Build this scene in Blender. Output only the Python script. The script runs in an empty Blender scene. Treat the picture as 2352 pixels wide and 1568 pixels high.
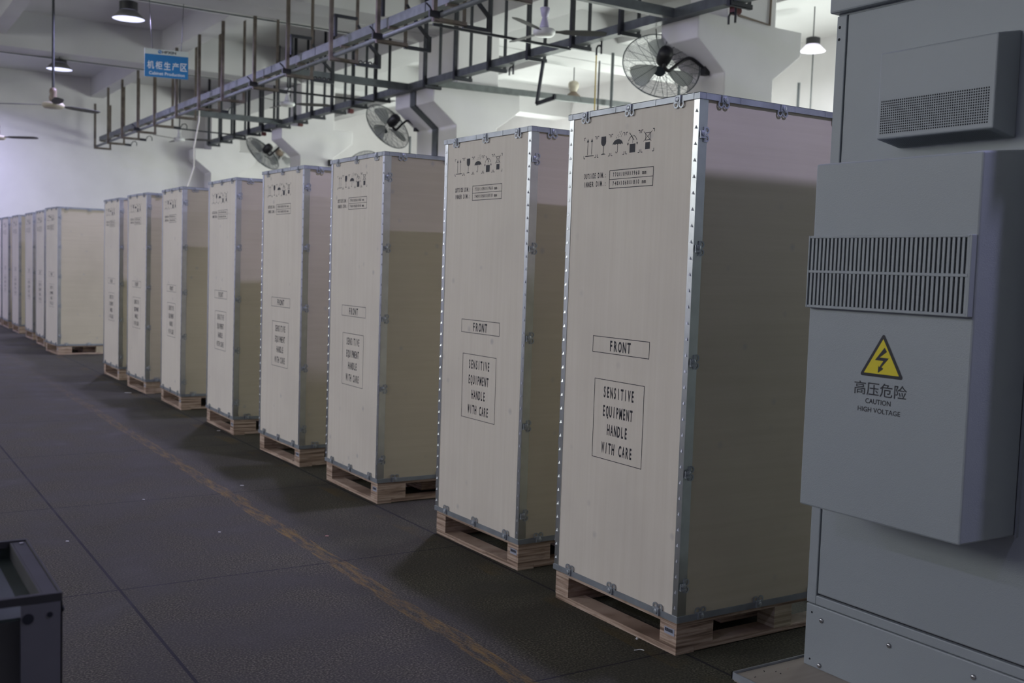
import bpy, bmesh, math, random
from mathutils import Vector, Matrix
random.seed(7)
S = bpy.context.scene
C = S.collection
PI = math.pi

# ------------------------------------------------------------------ camera
cam_d = bpy.data.cameras.new('camera'); cam = bpy.data.objects.new('camera', cam_d); C.objects.link(cam)
cam_d.sensor_width = 36.0; cam_d.lens = 2428.27 * 36.0 / 2352.0
cam_d.clip_start = 0.05; cam_d.clip_end = 100
AX = (Vector((0.84227738, -0.53805131, 0.0327047)), Vector((0.0095748, 0.0755955, 0.9970926)), Vector((0.53895931, 0.8395154, -0.06882411)))
CAMLOC = Vector((0, 0, 1.34247))
m = Matrix((AX[0], AX[1], -AX[2])).transposed().to_4x4(); m.translation = CAMLOC
cam.matrix_world = m
cam_d.dof.use_dof = True; cam_d.dof.focus_distance = 3.7; cam_d.dof.aperture_fstop = 4.5
S.camera = cam

# ------------------------------------------------------------------ world, view, lights
S.view_settings.view_transform = 'Standard'; S.view_settings.look = 'None'
S.view_settings.exposure = 0.0; S.view_settings.gamma = 1.0; S.view_settings.use_curve_mapping = False
W = bpy.data.worlds.new('world'); S.world = W; W.use_nodes = True
W.node_tree.nodes['Background'].inputs[0].default_value = (0.8, 0.85, 1.0, 1)
W.node_tree.nodes['Background'].inputs[1].default_value = 0.05
LED = (0.60, 0.57, 1.0)
DAY = (0.90, 1.0, 0.93)

def area_light(name, loc, power, size, col, rot=(0, 0, 0), shape='DISK', size_y=None):
    l = bpy.data.lights.new(name, 'AREA'); l.energy = power; l.color = col; l.shape = shape; l.size = size
    if size_y: l.size_y = size_y
    o = bpy.data.objects.new(name, l); o.location = loc; o.rotation_euler = rot; C.objects.link(o); return o
LAMP_W = 92
# high-bay LED lamps of the hall: two rows, the same pitch
for x, y, k in ((3.2, .72, 1.0), (3.2, 5.3, .9), (3.2, 9.9, .9), (-4.2, .2, .6), (-4.2, 5.4, .6), (-4.2, 9.9, .6), (-4.2, 14.5, .6), (-4.2, 19.0, .6), (-4.2, 22.6, .8)):
    area_light('hall_lamp_light', (x, y, 4.39), LAMP_W * k, 0.12, LED)
area_light('hall_lamp_light', (1.3, 23.2, 4.39), 135, 0.12, LED)
# roof-lit neighbouring bay: its own lamps
for x, y in ((11.6, 1.5), (11.6, 6.0), (11.6, 18.5)):
    area_light('bay_lamp_light', (x, y, 4.4), 60, 0.34, (0.95, 0.97, 1.0))
for y in (8.6, 14.4, 19.6):   # unseen fill lights, added to brighten that bay's walls and ceiling
    l = bpy.data.lights.new('bay_fill_light', 'POINT'); l.energy = 225; l.color = (.97, 1.0, .95); l.shadow_soft_size = .25
    o = bpy.data.objects.new('bay_fill_light', l); o.location = (12.1, y, 2.3); C.objects.link(o)

# ------------------------------------------------------------------ materials
def new_mat(name):
    mt = bpy.data.materials.new(name); mt.use_nodes = True
    nt = mt.node_tree; b = nt.nodes['Principled BSDF']; return mt, nt, b
def N(nt, t, **k):
    n = nt.nodes.new(t)
    for a, v in k.items(): setattr(n, a, v)
    return n
def ramp(nt, fac, stops):
    r = N(nt, 'ShaderNodeValToRGB'); e = r.color_ramp.elements
    while len(e) < len(stops): e.new(.5)
    for i, (p, c) in enumerate(stops):
        e[i].position = p; e[i].color = (*c, 1) if len(c) == 3 else c
    nt.links.new(fac, r.inputs[0]); return r.outputs[0]
def mixc(nt, fac, a, b, mode='MIX'):
    mx = N(nt, 'ShaderNodeMix', data_type='RGBA', blend_type=mode)
    for i, v in ((0, fac), (6, a), (7, b)):
        if isinstance(v, (int, float)): mx.inputs[i].default_value = v
        elif isinstance(v, tuple): mx.inputs[i].default_value = (*v, 1)
        else: nt.links.new(v, mx.inputs[i])
    return mx.outputs[2]
def coords(nt, scale=(1, 1, 1), rnd=False):
    tc = N(nt, 'ShaderNodeTexCoord'); mp = N(nt, 'ShaderNodeMapping'); mp.inputs['Scale'].default_value = scale
    src = tc.outputs['Object']
    if rnd:
        oi = N(nt, 'ShaderNodeObjectInfo'); mul = N(nt, 'ShaderNodeMath', operation='MULTIPLY'); mul.inputs[1].default_value = 37.0
        nt.links.new(oi.outputs['Random'], mul.inputs[0])
        ad = N(nt, 'ShaderNodeVectorMath', operation='ADD'); nt.links.new(src, ad.inputs[0]); nt.links.new(mul.outputs[0], ad.inputs[1]); src = ad.outputs[0]
    nt.links.new(src, mp.inputs[0]); return mp.outputs[0]
def noise(nt, vec, scale, detail=3, rough=.5):
    n = N(nt, 'ShaderNodeTexNoise'); n.inputs['Scale'].default_value = scale; n.inputs['Detail'].default_value = detail; n.inputs['Roughness'].default_value = rough
    nt.links.new(vec, n.inputs['Vector']); return n.outputs[0]
def bump(nt, b, h, strength=.1, dist=.01):
    bp = N(nt, 'ShaderNodeBump'); bp.inputs['Strength'].default_value = strength; bp.inputs['Distance'].default_value = dist
    nt.links.new(h, bp.inputs['Height']); nt.links.new(bp.outputs[0], b.inputs['Normal'])
def plain(name, col, rough=.5, metal=0.0, var=.0, scale=6.0, bmp=0.0, bscale=200.0):
    mt, nt, b = new_mat(name)
    b.inputs['Roughness'].default_value = rough; b.inputs['Metallic'].default_value = metal
    v = coords(nt, rnd=True)
    n = noise(nt, v, scale, 4)
    d = tuple(c * (1 - var) for c in col); l = tuple(min(1, c * (1 + var)) for c in col)
    nt.links.new(ramp(nt, n, ((.3, d), (.7, l))), b.inputs['Base Color'])
    if bmp: bump(nt, b, noise(nt, v, bscale, 2), bmp, .002)
    return mt
M = {}
M['plaster'] = plain('whitewashed_plaster', (.70, .69, .69), .85, 0, .05, 1.6, .15, 40)
M['ceilplaster'] = plain('whitewashed_concrete', (.56, .56, .56), .9, 0, .06, .9, .15, 30)
M['galv'] = plain('galvanised_steel', (.36, .39, .425), .4, .5, .16, 14)
M['baserail'] = plain('dull_galvanised_edging', (.25, .275, .305), .45, .4, .16, 14)
M['galvlight'] = plain('bright_galvanised_strip', (.56, .59, .60), .33, 1.0, .08, 14)
M['trackgalv'] = plain('dull_galvanised_channel', (.135, .15, .148), .55, .2, .2, 10)
M['galvdark'] = plain('dark_galvanised_steel', (.105, .118, .124), .55, .2, .22, 8)
M['rust'] = plain('rusty_brown_steel', (.125, .103, .085), .6, .25, .35, 9)
M['darksteel'] = plain('dark_steel', (.035, .038, .045), .5, .4, .25, 9)
M['black'] = plain('black_plastic', (.012, .012, .015), .45)
M['ink'] = plain('black_stencil_ink', (.012, .013, .02), .6)
M['cab'] = plain('grey_powder_coat', (.275, .305, .325), .48, 0, .02, 3, .25, 420)
M['hole'] = plain('dark_opening', (.006, .008, .014), .8)
M['gap'] = plain('dark_gap', (.02, .02, .028), .8)
M['yellow'] = plain('yellow_sign_vinyl', (.62, .52, .008), .4)
M['screw'] = plain('steel_screw', (.45, .45, .46), .25, .9)
M['white'] = plain('white_paint', (.75, .76, .74), .45, 0, .03)
M['cream'] = plain('cream_plastic', (.42, .38, .30), .5, 0, .1)
M['bulb'] = plain('pale_plastic_cup', (.55, .52, .68), .35)
M['red'] = plain('dark_red_plastic', (.10, .012, .012), .45)
M['cable'] = plain('white_cable', (.72, .70, .62), .5)
M['ycable'] = plain('yellow_cable', (.60, .45, .10), .5)
M['signblue'] = plain('blue_sign_vinyl', (.012, .17, .42), .4)
M['signwhite'] = plain('pale_sign_board', (.58, .64, .61), .45)
M['signink'] = plain('white_lettering', (.75, .76, .76), .5)
M['tablepaint'] = plain('grey_painted_steel', (.11, .11, .125), .5, .1, .12, 5)
M['tabledark'] = plain('green_black_painted_steel', (.010, .018, .016), .6, 0, .3, 4)
M['rim'] = plain('dark_steel_rim', (.022, .022, .024), .75, 0, .25, 8)
M['scrap'] = plain('white_plastic_scrap', (.7, .7, .7), .4)
M['redscrap'] = plain('pink_plastic_scrap', (.55, .3, .28), .5)
M['label'] = plain('pale_blue_label', (.34, .36, .44), .5)
M['fanguard'] = plain('dark_wire', (.05, .065, .075), .45, .5)
M['fanlight'] = plain('pale_fan_blade', (.55, .57, .55), .4)
M['brown'] = plain('brown_plastic', (.16, .12, .09), .5)
M['lampgrey'] = plain('grey_aluminium', (.20, .20, .20), .4, .6)

def plywood(name, light, dark, grain, stain, axis):
    mt, nt, b = new_mat(name); b.inputs['Roughness'].default_value = .55
    sc = {'z': (14, 14, .5), 'x': (.5, 14, 14)}[axis]
    v = coords(nt, sc, True); v1 = coords(nt, (1, 1, 1), True)
    g = noise(nt, v, 3.0, 6, .6)
    col = ramp(nt, g, ((.2, dark), (.8, light)))
    big = noise(nt, v1, 2.2, 3)
    col = mixc(nt, ramp(nt, big, ((.45, (0, 0, 0)), (.75, (grain, grain, grain)))), col, (dark[0] * .82, dark[1] * .82, dark[2] * .84))
    # bluish-grey round stains of the veneer
    vo = N(nt, 'ShaderNodeTexVoronoi'); vo.inputs['Scale'].default_value = 7.0; nt.links.new(v1, vo.inputs['Vector'])
    nz = noise(nt, v1, 1.3, 1)
    sp = ramp(nt, vo.outputs['Distance'], ((.03, (1, 1, 1)), (.13, (0, 0, 0))))
    sel = ramp(nt, nz, ((.36, (0, 0, 0)), (.54, (stain, stain, stain))))
    mk = N(nt, 'ShaderNodeMath', operation='MULTIPLY'); nt.links.new(sp, mk.inputs[0]); nt.links.new(sel, mk.inputs[1])
    col = mixc(nt, mk.outputs[0], col, (.30, .30, .33))
    oi = N(nt, 'ShaderNodeObjectInfo')
    col = mixc(nt, 1.0, col, ramp(nt, oi.outputs['Random'], ((0, (.94, .93, .91)), (1, (1, 1, 1)))), 'MULTIPLY')
    nt.links.new(col, b.inputs['Base Color']); bump(nt, b, g, .08, .002); return mt
M['ply'] = plywood('birch_plywood', (.72, .675, .61), (.65, .60, .53), .35, .55, 'z')
M['plyside'] = plywood('yellow_plywood', (.56, .505, .395), (.49, .44, .33), .4, .45, 'x')
M['deckply'] = plywood('dusty_plywood', (.40, .36, .32), (.34, .30, .26), .4, .3, 'x')
def layered(name, a, bb, c):
    mt, nt, b = new_mat(name); b.inputs['Roughness'].default_value = .7
    v = coords(nt, (3, 3, 95), True); v2 = coords(nt, (9, 9, 30), True)
    g = noise(nt, v, 1.0, 2); h = noise(nt, v2, 2.0, 4)
    col = ramp(nt, g, ((.32, bb), (.48, a), (.6, c), (.7, a)))
    col = mixc(nt, ramp(nt, h, ((.55, (0, 0, 0)), (.75, (.6, .6, .6)))), col, bb)
    nt.links.new(col, b.inputs['Base Color']); bump(nt, b, g, .4, .004); return mt
M['lam'] = layered('laminated_pallet_wood', (.37, .265, .20), (.15, .095, .065), (.50, .39, .31))
M['lampale'] = layered('pale_laminated_wood', (.42, .35, .25), (.27, .22, .15), (.48, .41, .31))
def emit(name, col, s):
    mt, nt, b = new_mat(name); b.inputs['Base Color'].default_value = (*col, 1)
    b.inputs['Emission Color'].default_value = (*col, 1); b.inputs['Emission Strength'].default_value = s; return mt
M['led'] = emit('glowing_led_diffuser', (.72, .74, 1.0), 1.5)
M['ledwhite'] = emit('glowing_white_reflector', (.90, .86, .97), .55)
M['bright'] = emit('glowing_white_bulb', (.95, .95, 1.0), 3.0)
M['pane'] = emit('daylit_frosted_pane', DAY, 9.0)
M['pane_left'] = emit('fill_light_pane_left', (.98, 1.0, .91), 4.8)

def floor_mat():
    mt, nt, b = new_mat('dark_terrazzo_floor')
    tc = N(nt, 'ShaderNodeTexCoord'); v = tc.outputs['Object']
    sx = N(nt, 'ShaderNodeSeparateXYZ'); nt.links.new(v, sx.inputs[0])
    fine = noise(nt, v, 130, 2); mid = noise(nt, v, 3.2, 4); big = noise(nt, v, .7, 3); speck = noise(nt, v, 60, 3, .7)
    col = ramp(nt, fine, ((.30, (.0235, .0215, .015)), (.50, (.054, .0500, .036)), (.70, (.14, .130, .096))))
    col = mixc(nt, ramp(nt, speck, ((.58, (0, 0, 0)), (.70, (.55, .55, .55)))), col, (.022, .0215, .020))
    col = mixc(nt, ramp(nt, mid, ((.40, (.55, .55, .55)), (.62, (0, 0, 0)))), col, (.034, .032, .026))
    col = mixc(nt, ramp(nt, big, ((.35, (.35, .35, .35)), (.6, (0, 0, 0)))), col, (.037, .035, .028))
    def M1(op, a, bv, clamp=False):
        n = N(nt, 'ShaderNodeMath', operation=op); n.use_clamp = clamp
        for i, x in enumerate((a, bv)):
            if isinstance(x, (int, float)): n.inputs[i].default_value = x
            else: nt.links.new(x, n.inputs[i])
        return n.outputs[0]
    def joint(o, off, pitch, hw):
        f = M1('DIVIDE', M1('SUBTRACT', o, off), pitch); fr = M1('FRACT', M1('ADD', f, 100.5), 0)
        d = M1('MULTIPLY', M1('ABSOLUTE', M1('SUBTRACT', fr, .5), 0), pitch)
        return M1('LESS_THAN', d, hw)
    j = M1('MAXIMUM', joint(sx.outputs[0], .955, 1.575, .006), joint(sx.outputs[1], 2.775, 1.575, .0042))
    col = mixc(nt, M1('MULTIPLY', j, .85), col, (.010, .010, .016))
    # worn yellow lane paint
    wob = noise(nt, v, 2.0, 2)
    def line(x0, hw):
        d = M1('ABSOLUTE', M1('SUBTRACT', M1('ADD', sx.outputs[0], M1('MULTIPLY', M1('SUBTRACT', wob, .5), .07)), x0), 0)
        return M1('LESS_THAN', d, hw)
    sv = N(nt, 'ShaderNodeMapping'); sv.inputs['Scale'].default_value = (9, 1.2, 1); nt.links.new(v, sv.inputs[0])
    wear = ramp(nt, noise(nt, sv.outputs[0], 5.0, 6, .72), ((.44, (0, 0, 0)), (.66, (.62, .62, .62))))
    far = N(nt, 'ShaderNodeMapRange'); far.inputs[1].default_value = 12.0; far.inputs[2].default_value = 5.0; far.inputs[3].default_value = .12; far.inputs[4].default_value = 1.0; nt.links.new(sx.outputs[1], far.inputs[0])
    col = mixc(nt, M1('MULTIPLY', M1('MULTIPLY', line(1.885, .042), wear), far.outputs[0]), col, (.25, .15, .025))
    wear2 = ramp(nt, noise(nt, v, 2.4, 3), ((.50, (0, 0, 0)), (.66, (.5, .5, .5))))
    col = mixc(nt, M1('MULTIPLY', line(2.46, .045), wear2), col, (.10, .07, .02))
    nt.links.new(col, b.inputs['Base Color'])
    nt.links.new(ramp(nt, mid, ((.3, (.70, .70, .70)), (.7, (.9, .9, .9)))), b.inputs['Roughness'])
    b.inputs['Specular IOR Level'].default_value = .2
    bump(nt, b, fine, .12, .002); return mt
M['floor'] = floor_mat()

# ------------------------------------------------------------------ mesh helpers
class MB:
    def __init__(s): s.v = []; s.f = []
    def add(s, vs, fs):
        k = len(s.v); s.v += [tuple(p) for p in vs]; s.f += [tuple(i + k for i in f) for f in fs]; return s
    def box(s, x0, x1, y0, y1, z0, z1):
        return s.add([(x, y, z) for x in (x0, x1) for y in (y0, y1) for z in (z0, z1)],
                     [(0, 1, 3, 2), (4, 6, 7, 5), (0, 4, 5, 1), (2, 3, 7, 6), (0, 2, 6, 4), (1, 5, 7, 3)])
    def obox(s, c, a, b, n, ha, hb, hn):
        c = Vector(c); a = Vector(a).normalized() * ha; b = Vector(b).normalized() * hb; n = Vector(n).normalized() * hn
        return s.add([c + i * a + j * b + k * n for i in (-1, 1) for j in (-1, 1) for k in (-1, 1)],
                     [(0, 1, 3, 2), (4, 6, 7, 5), (0, 4, 5, 1), (2, 3, 7, 6), (0, 2, 6, 4), (1, 5, 7, 3)])
    def beam(s, p, q, w, h, up=(0, 0, 1)):
        p = Vector(p); q = Vector(q); d = (q - p); u = Vector(up)
        if abs(d.normalized().dot(u)) > .95: u = Vector((0, 1, 0))
        a = d.cross(u).normalized(); b = a.cross(d).normalized()
        return s.obox((p + q) / 2, d, a, b, d.length / 2, w / 2, h / 2)
    def prism(s, pts, d):
        n = len(pts); d = Vector(d); P = [Vector(p) for p in pts]
        return s.add(P + [p + d for p in P], [tuple(range(n)), tuple(range(2 * n - 1, n - 1, -1))] + [(i, (i + 1) % n, n + (i + 1) % n, n + i) for i in range(n)])
    def lathe(s, prof, c, axis=(0, 0, 1), n=20, cap=True):
        ax = Vector(axis).normalized(); t = Vector((1, 0, 0)) if abs(ax.x) < .9 else Vector((0, 1, 0))
        a = ax.cross(t).normalized(); b = ax.cross(a); c = Vector(c); k = len(prof)
        vs = [c + ax * h + (a * math.cos(2 * PI * i / n) + b * math.sin(2 * PI * i / n)) * max(r, 1e-5) for r, h in prof for i in range(n)]
        fs = [(j * n + i, j * n + (i + 1) % n, (j + 1) * n + (i + 1) % n, (j + 1) * n + i) for j in range(k - 1) for i in range(n)]
        if cap: fs += [tuple(range(n - 1, -1, -1)), tuple((k - 1) * n + i for i in range(n))]
        return s.add(vs, fs)
    def cyl(s, p, q, r, n=12):
        p = Vector(p); q = Vector(q); return s.lathe([(r, 0), (r, (q - p).length)], p, q - p, n)
    def tube(s, pts, r, n=6, closed=False):
        P = [Vector(p) for p in pts]; k = len(P); vs = []; prev = None
        for i in range(k):
            if closed: d = (P[(i + 1) % k] - P[i - 1])
            else: d = (P[min(i + 1, k - 1)] - P[max(i - 1, 0)])
            d.normalize()
            if prev is None:
                t = Vector((0, 0, 1)) if abs(d.z) < .9 else Vector((1, 0, 0)); a = d.cross(t).normalized()
            else: a = (prev - d * prev.dot(d)).normalized()
            prev = a; b = d.cross(a)
            vs += [P[i] + (a * math.cos(2 * PI * j / n) + b * math.sin(2 * PI * j / n)) * r for j in range(n)]
        fs = []
        for i in range(k if closed else k - 1):
            o = i * n; p = ((i + 1) % k) * n
            fs += [(o + j, o + (j + 1) % n, p + (j + 1) % n, p + j) for j in range(n)]
        if not closed: fs += [tuple(range(n - 1, -1, -1)), tuple((k - 1) * n + j for j in range(n))]
        return s.add(vs, fs)
    def ring(s, c, a, b, r0, r1, t, n=14, a0=0, a1=2 * PI):
        c = Vector(c); a = Vector(a); b = Vector(b); w = a.cross(b) * t; full = a1 - a0 > 6.28; k = n if full else n + 1; vs = []
        for i in range(k):
            th = a0 + (a1 - a0) * i / n; d = a * math.cos(th) + b * math.sin(th)
            vs += [c + d * r0, c + d * r1, c + d * r1 + w, c + d * r0 + w]
        fs = []
        for i in range(n):
            o = i * 4; p = ((i + 1) % k) * 4
            fs += [(o + j, o + (j + 1) % 4, p + (j + 1) % 4, p + j) for j in range(4)]
        return s.add(vs, fs)
    def xf(s, mtx): s.v = [tuple(mtx @ Vector(p)) for p in s.v]; return s
    def build(s, name, mat, parent=None, bevel=0, smooth=False, off=None):
        me = bpy.data.meshes.new(name)
        if off is None: off = Vector(parent['_o']) if (parent is not None and '_o' in parent) else Vector((0, 0, 0))
        me.from_pydata([tuple(Vector(p) - off) for p in s.v], [], s.f)
        bm = bmesh.new(); bm.from_mesh(me); bmesh.ops.recalc_face_normals(bm, faces=bm.faces); bm.to_mesh(me); bm.free()
        me.materials.append(mat); o = bpy.data.objects.new(name, me); C.objects.link(o)
        if parent is not None: o.parent = parent
        if smooth:
            for p in me.polygons: p.use_smooth = True
        if bevel:
            b = o.modifiers.new('bevel', 'BEVEL'); b.width = bevel; b.segments = 2; b.limit_method = 'ANGLE'; b.angle_limit = math.radians(40)
        return o
def smooth_path(p, k=5):
    out = []
    for i in range(len(p) - 1):
        a, b, c, d = p[max(i - 1, 0)], p[i], p[i + 1], p[min(i + 2, len(p) - 1)]
        for j in range(k):
            t = j / k; out.append(.5 * (2 * b + (c - a) * t + (2 * a - 5 * b + 4 * c - d) * t * t + (3 * b - a - 3 * c + d) * t ** 3))
    return out + [p[-1]]
def thing(name, label, cat, loc, group=None, rotz=0):
    o = bpy.data.objects.new(name, None); C.objects.link(o); o.location = loc; o.rotation_euler = (0, 0, rotz)
    o.empty_display_size = .1; o['label'] = label; o['category'] = cat
    if group: o['group'] = group
    return o
class TH:
    """a thing whose parts are drawn in world coordinates"""
    def __init__(s, name, label, cat, loc, group=None): s.o = thing(name, label, cat, loc, group); s.l = Vector(loc)
    def part(s, mb, name, mat, parent=None, **k): return mb.build(name, mat, parent or s.o, off=s.l, **k)
def single(mb, name, mat, label, cat, group=None, **k):
    xs = [Vector(p) for p in mb.v]; lo = [min(p[i] for p in xs) for i in range(3)]; hi = [max(p[i] for p in xs) for i in range(3)]
    c = Vector(((lo[0] + hi[0]) / 2, (lo[1] + hi[1]) / 2, lo[2])); o = mb.build(name, mat, None, off=c, **k); o.location = c
    o['label'] = label; o['category'] = cat
    if group: o['group'] = group
    return o
def struct(mb, name, mat, label=None, **k):
    o = mb.build(name, mat, None, **k); o['kind'] = 'structure'
    if label: o['label'] = label
    return o
def copy_tree(o, parent=None):
    c = o.copy(); C.objects.link(c)
    if parent is not None: c.parent = parent
    for ch in list(o.children): copy_tree(ch, c)
    return c
FONT = None
def text(body, bold=False):
    cu = bpy.data.curves.new('lettering', 'FONT'); cu.body = body; cu.size = 1; cu.resolution_u = 3
    if bold: cu.offset = .026 if bold is True else bold
    o = bpy.data.objects.new('lettering', cu); C.objects.link(o)
    bpy.context.view_layer.update()
    dg = bpy.context.evaluated_depsgraph_get(); me = bpy.data.meshes.new_from_object(o.evaluated_get(dg))
    vs = [Vector(v.co) for v in me.vertices]; fs = [tuple(p.vertices) for p in me.polygons]
    bpy.data.objects.remove(o); bpy.data.curves.remove(cu); bpy.data.meshes.remove(me)
    return vs, fs
class Print(MB):
    """flat print: 2-D shapes a (left to right), b (up) put on a plane"""
    def __init__(s, o, a, b): super().__init__(); s.o = Vector(o); s.a = Vector(a); s.b = Vector(b)
    def P(s, a, b): return s.o + s.a * a + s.b * b
    def poly(s, pts): return s.add([s.P(*p) for p in pts], [tuple(range(len(pts)))])
    def line(s, p, q, w):
        p = Vector(p); q = Vector(q); d = (q - p).normalized(); n = Vector((-d.y, d.x)) * w / 2
        return s.poly([p + n, p - n, q - n, q + n])
    def rect(s, a0, b0, a1, b1, w):
        s.line((a0 - w / 2, b0), (a1 + w / 2, b0), w); s.line((a0 - w / 2, b1), (a1 + w / 2, b1), w); s.line((a0, b0), (a0, b1), w); s.line((a1, b0), (a1, b1), w)
    def pl(s, pts, w):
        for p, q in zip(pts[:-1], pts[1:]): s.line(p, q, w)
    def mono(s, body, a0, b0, a1, b1):
        """condensed stencil lettering with every character on the same pitch"""
        n = len(body); p = (a1 - a0) / (n - 1 + .74)
        R_ = text('H', True)[0]; hh = max(v.y for v in R_); hw = max(v.x for v in R_) - min(v.x for v in R_)
        for i, ch in enumerate(body):
            if ch == ' ': continue
            vs, fs = text(ch, True) if ch != '\u00d7' else text('X', 0.0); x0 = min(v.x for v in vs); x1 = max(v.x for v in vs)
            k = min(.74 * p / hw, (.84 if ch in 'MWm\u00d7' else .76) * p / (x1 - x0)); c = a0 + p * (i + .37); mid = (x0 + x1) / 2
            s.add([s.P(c + (v.x - mid) * k, b0 + v.y / hh * (b1 - b0)) for v in vs], fs)
        return s
    def text(s, body, a0, b0, a1, b1, bold=False):
        vs, fs = text(body, bold)
        x0 = min(v.x for v in vs); x1 = max(v.x for v in vs); y0 = min(v.y for v in vs); y1 = max(v.y for v in vs)
        return s.add([s.P(a0 + (v.x - x0) / (x1 - x0) * (a1 - a0), b0 + (v.y - y0) / (y1 - y0) * (b1 - b0)) for v in vs], fs)

# ------------------------------------------------------------------ the hall
ZS = 5.15; ZB = 4.57
YW = 24.57; XL = -6.5; XR = 13.2; YF = -5.0
COLY = ((7.592, 8.124), (12.792, 13.959), (18.568, 19.100), (24.040, 24.572))
struct(MB().box(XL, XR, YF, YW, -.2, 0), 'floor', M['floor'])
struct(MB().box(XL, XR, YF, YW, ZS, ZS + .2), 'ceiling', M['ceilplaster'])
struct(MB().box(XL, XR, YW, YW + .2, 0, ZS), 'wall_back', M['plaster'])
struct(MB().box(XL - .2, XL, YF, YW, 0, ZS), 'wall_left', M['plaster'])
struct(MB().box(XR, XR + .2, YF, YW, 0, ZS), 'wall_right', M['plaster'])
struct(MB().box(XL, XR, YF - .2, YF, 0, ZS), 'wall_front', M['plaster'])
PROF = [(7.19, 0), (7.19, 3.283), (6.828, 3.56), (6.828, 3.80), (7.19, 3.80), (7.19, ZS), (7.844, ZS), (7.844, 3.80), (8.219, 3.80), (8.219, 3.56), (7.844, 3.283), (7.844, 0)]
ntrim = 0
def trim(mb, what, mat=None, **k):
    global ntrim
    ntrim += 1; return struct(mb, 'trim_%d' % ntrim, mat or M['plaster'], what, **k)
for i, (y0, y1) in enumerate(COLY):
    trim(MB().prism([(x, y0, z) for x, z in PROF], (0, y1 - y0, 0)), 'white column with a two-sided corbel below the roof', bevel=.012)
# main beams across the hall on the column lines
for y0, y1 in ((2.1, 2.632), COLY[0], (12.792, 13.355), (13.395, 13.959), COLY[2]):
    trim(MB().box(XL, 7.19, y0, y1, ZB, ZS), 'white concrete main beam across the hall', M['ceilplaster'])
    trim(MB().box(7.844, XR, y0, y1, ZB, ZS), 'white concrete main beam across the far bay', M['ceilplaster'])
# beams along the hall
for x0, x1, zb in ((7.19, 7.844, 4.58), (4.70, 4.97, 4.75), (2.07, 2.29, 4.75), (-.55, -.3, 4.75), (-3.1, -2.85, 4.75), (9.92, 10.2, 4.75)):
    ys = [YF, 2.1, 2.632, 7.592, 8.124, 12.792, 13.959, 18.568, 19.1, YW]
    for a, b in zip(ys[0::2], ys[1::2]):
        trim(MB().box(x0, x1, a, b, zb, ZS), 'white concrete beam along the hall', M['ceilplaster'])
# expansion-joint cover down the double column
def strip(mb, pts, y0, y1, t):
    for (xa, za), (xb, zb) in zip(pts[:-1], pts[1:]):
        d = Vector((xb - xa, 0, zb - za)); n = Vector((-d.z, 0, d.x)).normalized()
        if n.x > 0: n = -n
        mb.obox((Vector((xa, 0, za)) + Vector((xb, 0, zb))) / 2 + Vector((0, (y0 + y1) / 2, 0)) + n * t / 2, d, (0, 1, 0), n, d.length / 2 + .01, (y1 - y0) / 2, t / 2)
    return mb
trim(strip(MB(), [(6.828, 3.79), (6.828, 3.56), (7.19, 3.283), (7.19, .05)], 13.30, 13.45, .02), 'grey metal joint cover running down the double column', M['galvdark'])
# daylit windows of the neighbouring bay
for i, yc in enumerate((2.5, 8, 13, 18.5)):
    fr = MB()
    for (a0, a1, b0, b1) in ((yc - 1.4, yc + 1.4, .8, .88), (yc - 1.4, yc + 1.4, 3.0, 3.08), (yc - 1.4, yc - 1.32, .88, 3.0), (yc + 1.32, yc + 1.4, .88, 3.0), (yc - .03, yc + .03, .88, 3.0)):
        fr.box(XR - .08, XR, a0, a1, b0, b1)
    w = struct(fr, 'window_%d' % (i + 1), M['white'])
    MB().box(XR - .04, XR - .02, yc - 1.32, yc + 1.32, .88, 3.0).build('pane', M['pane'], w)

for i, yc in enumerate((3.5, 7.5, 11.5, 15.5)):  # unseen windows in the left wall, added to light the crate fronts
    fr = MB()
    for (a0, a1, b0, b1) in ((yc - 1.7, yc + 1.7, 2.9, 2.98), (yc - 1.7, yc + 1.7, 4.9, 4.98), (yc - 1.7, yc - 1.62, 2.98, 4.9), (yc + 1.62, yc + 1.7, 2.98, 4.9), (yc - .03, yc + .03, 2.98, 4.9)):
        fr.box(XL, XL + .08, a0, a1, b0, b1)
    w = struct(fr, 'window_%d' % (i + 5), M['white'])
    MB().box(XL + .02, XL + .04, yc - 1.62, yc + 1.62, 2.98, 4.9).build('pane', M['pane_left'], w)

# ------------------------------------------------------------------ shipping crates
WID, DEP, HT = .765, 1.09, 1.96
def make_clip(parent, c, u, v, w, name='clip'):
    """spring clip: plate with two round eyes lying on the panel (v side), bent strap and turning tongue on the metal edge"""
    c = Vector(c); u = Vector(u); v = Vector(v); w = Vector(w); b = MB()
    for sgn in (-1, 1):
        b.ring(c + u * .0135 * sgn + v * .0095 + w * .001, u, v, .0078, .0130, .0024, 14) if u.cross(v).dot(w) > 0 else b.ring(c + u * .0135 * sgn + v * .0095 + w * .001, v, u, .0078, .0130, .0024, 14)
    b.obox(c + v * .001 + w * .002, u, v, w, .0255, .004, .0018)
    b.obox(c - v * .009 + w * .0055, u, v, w, .0105, .0125, .0018)
    b.lathe([(.003, 0), (.0095, 0), (.0095, .003), (.004, .0045)], c - v * .008 + u * .003 + w * .0072, w, 12)
    b.obox(c - v * .008 - u * .0125 + w * .005, u, v, w, .002, .0125, .005)
    return b.build(name, M['galv'], parent)
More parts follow.
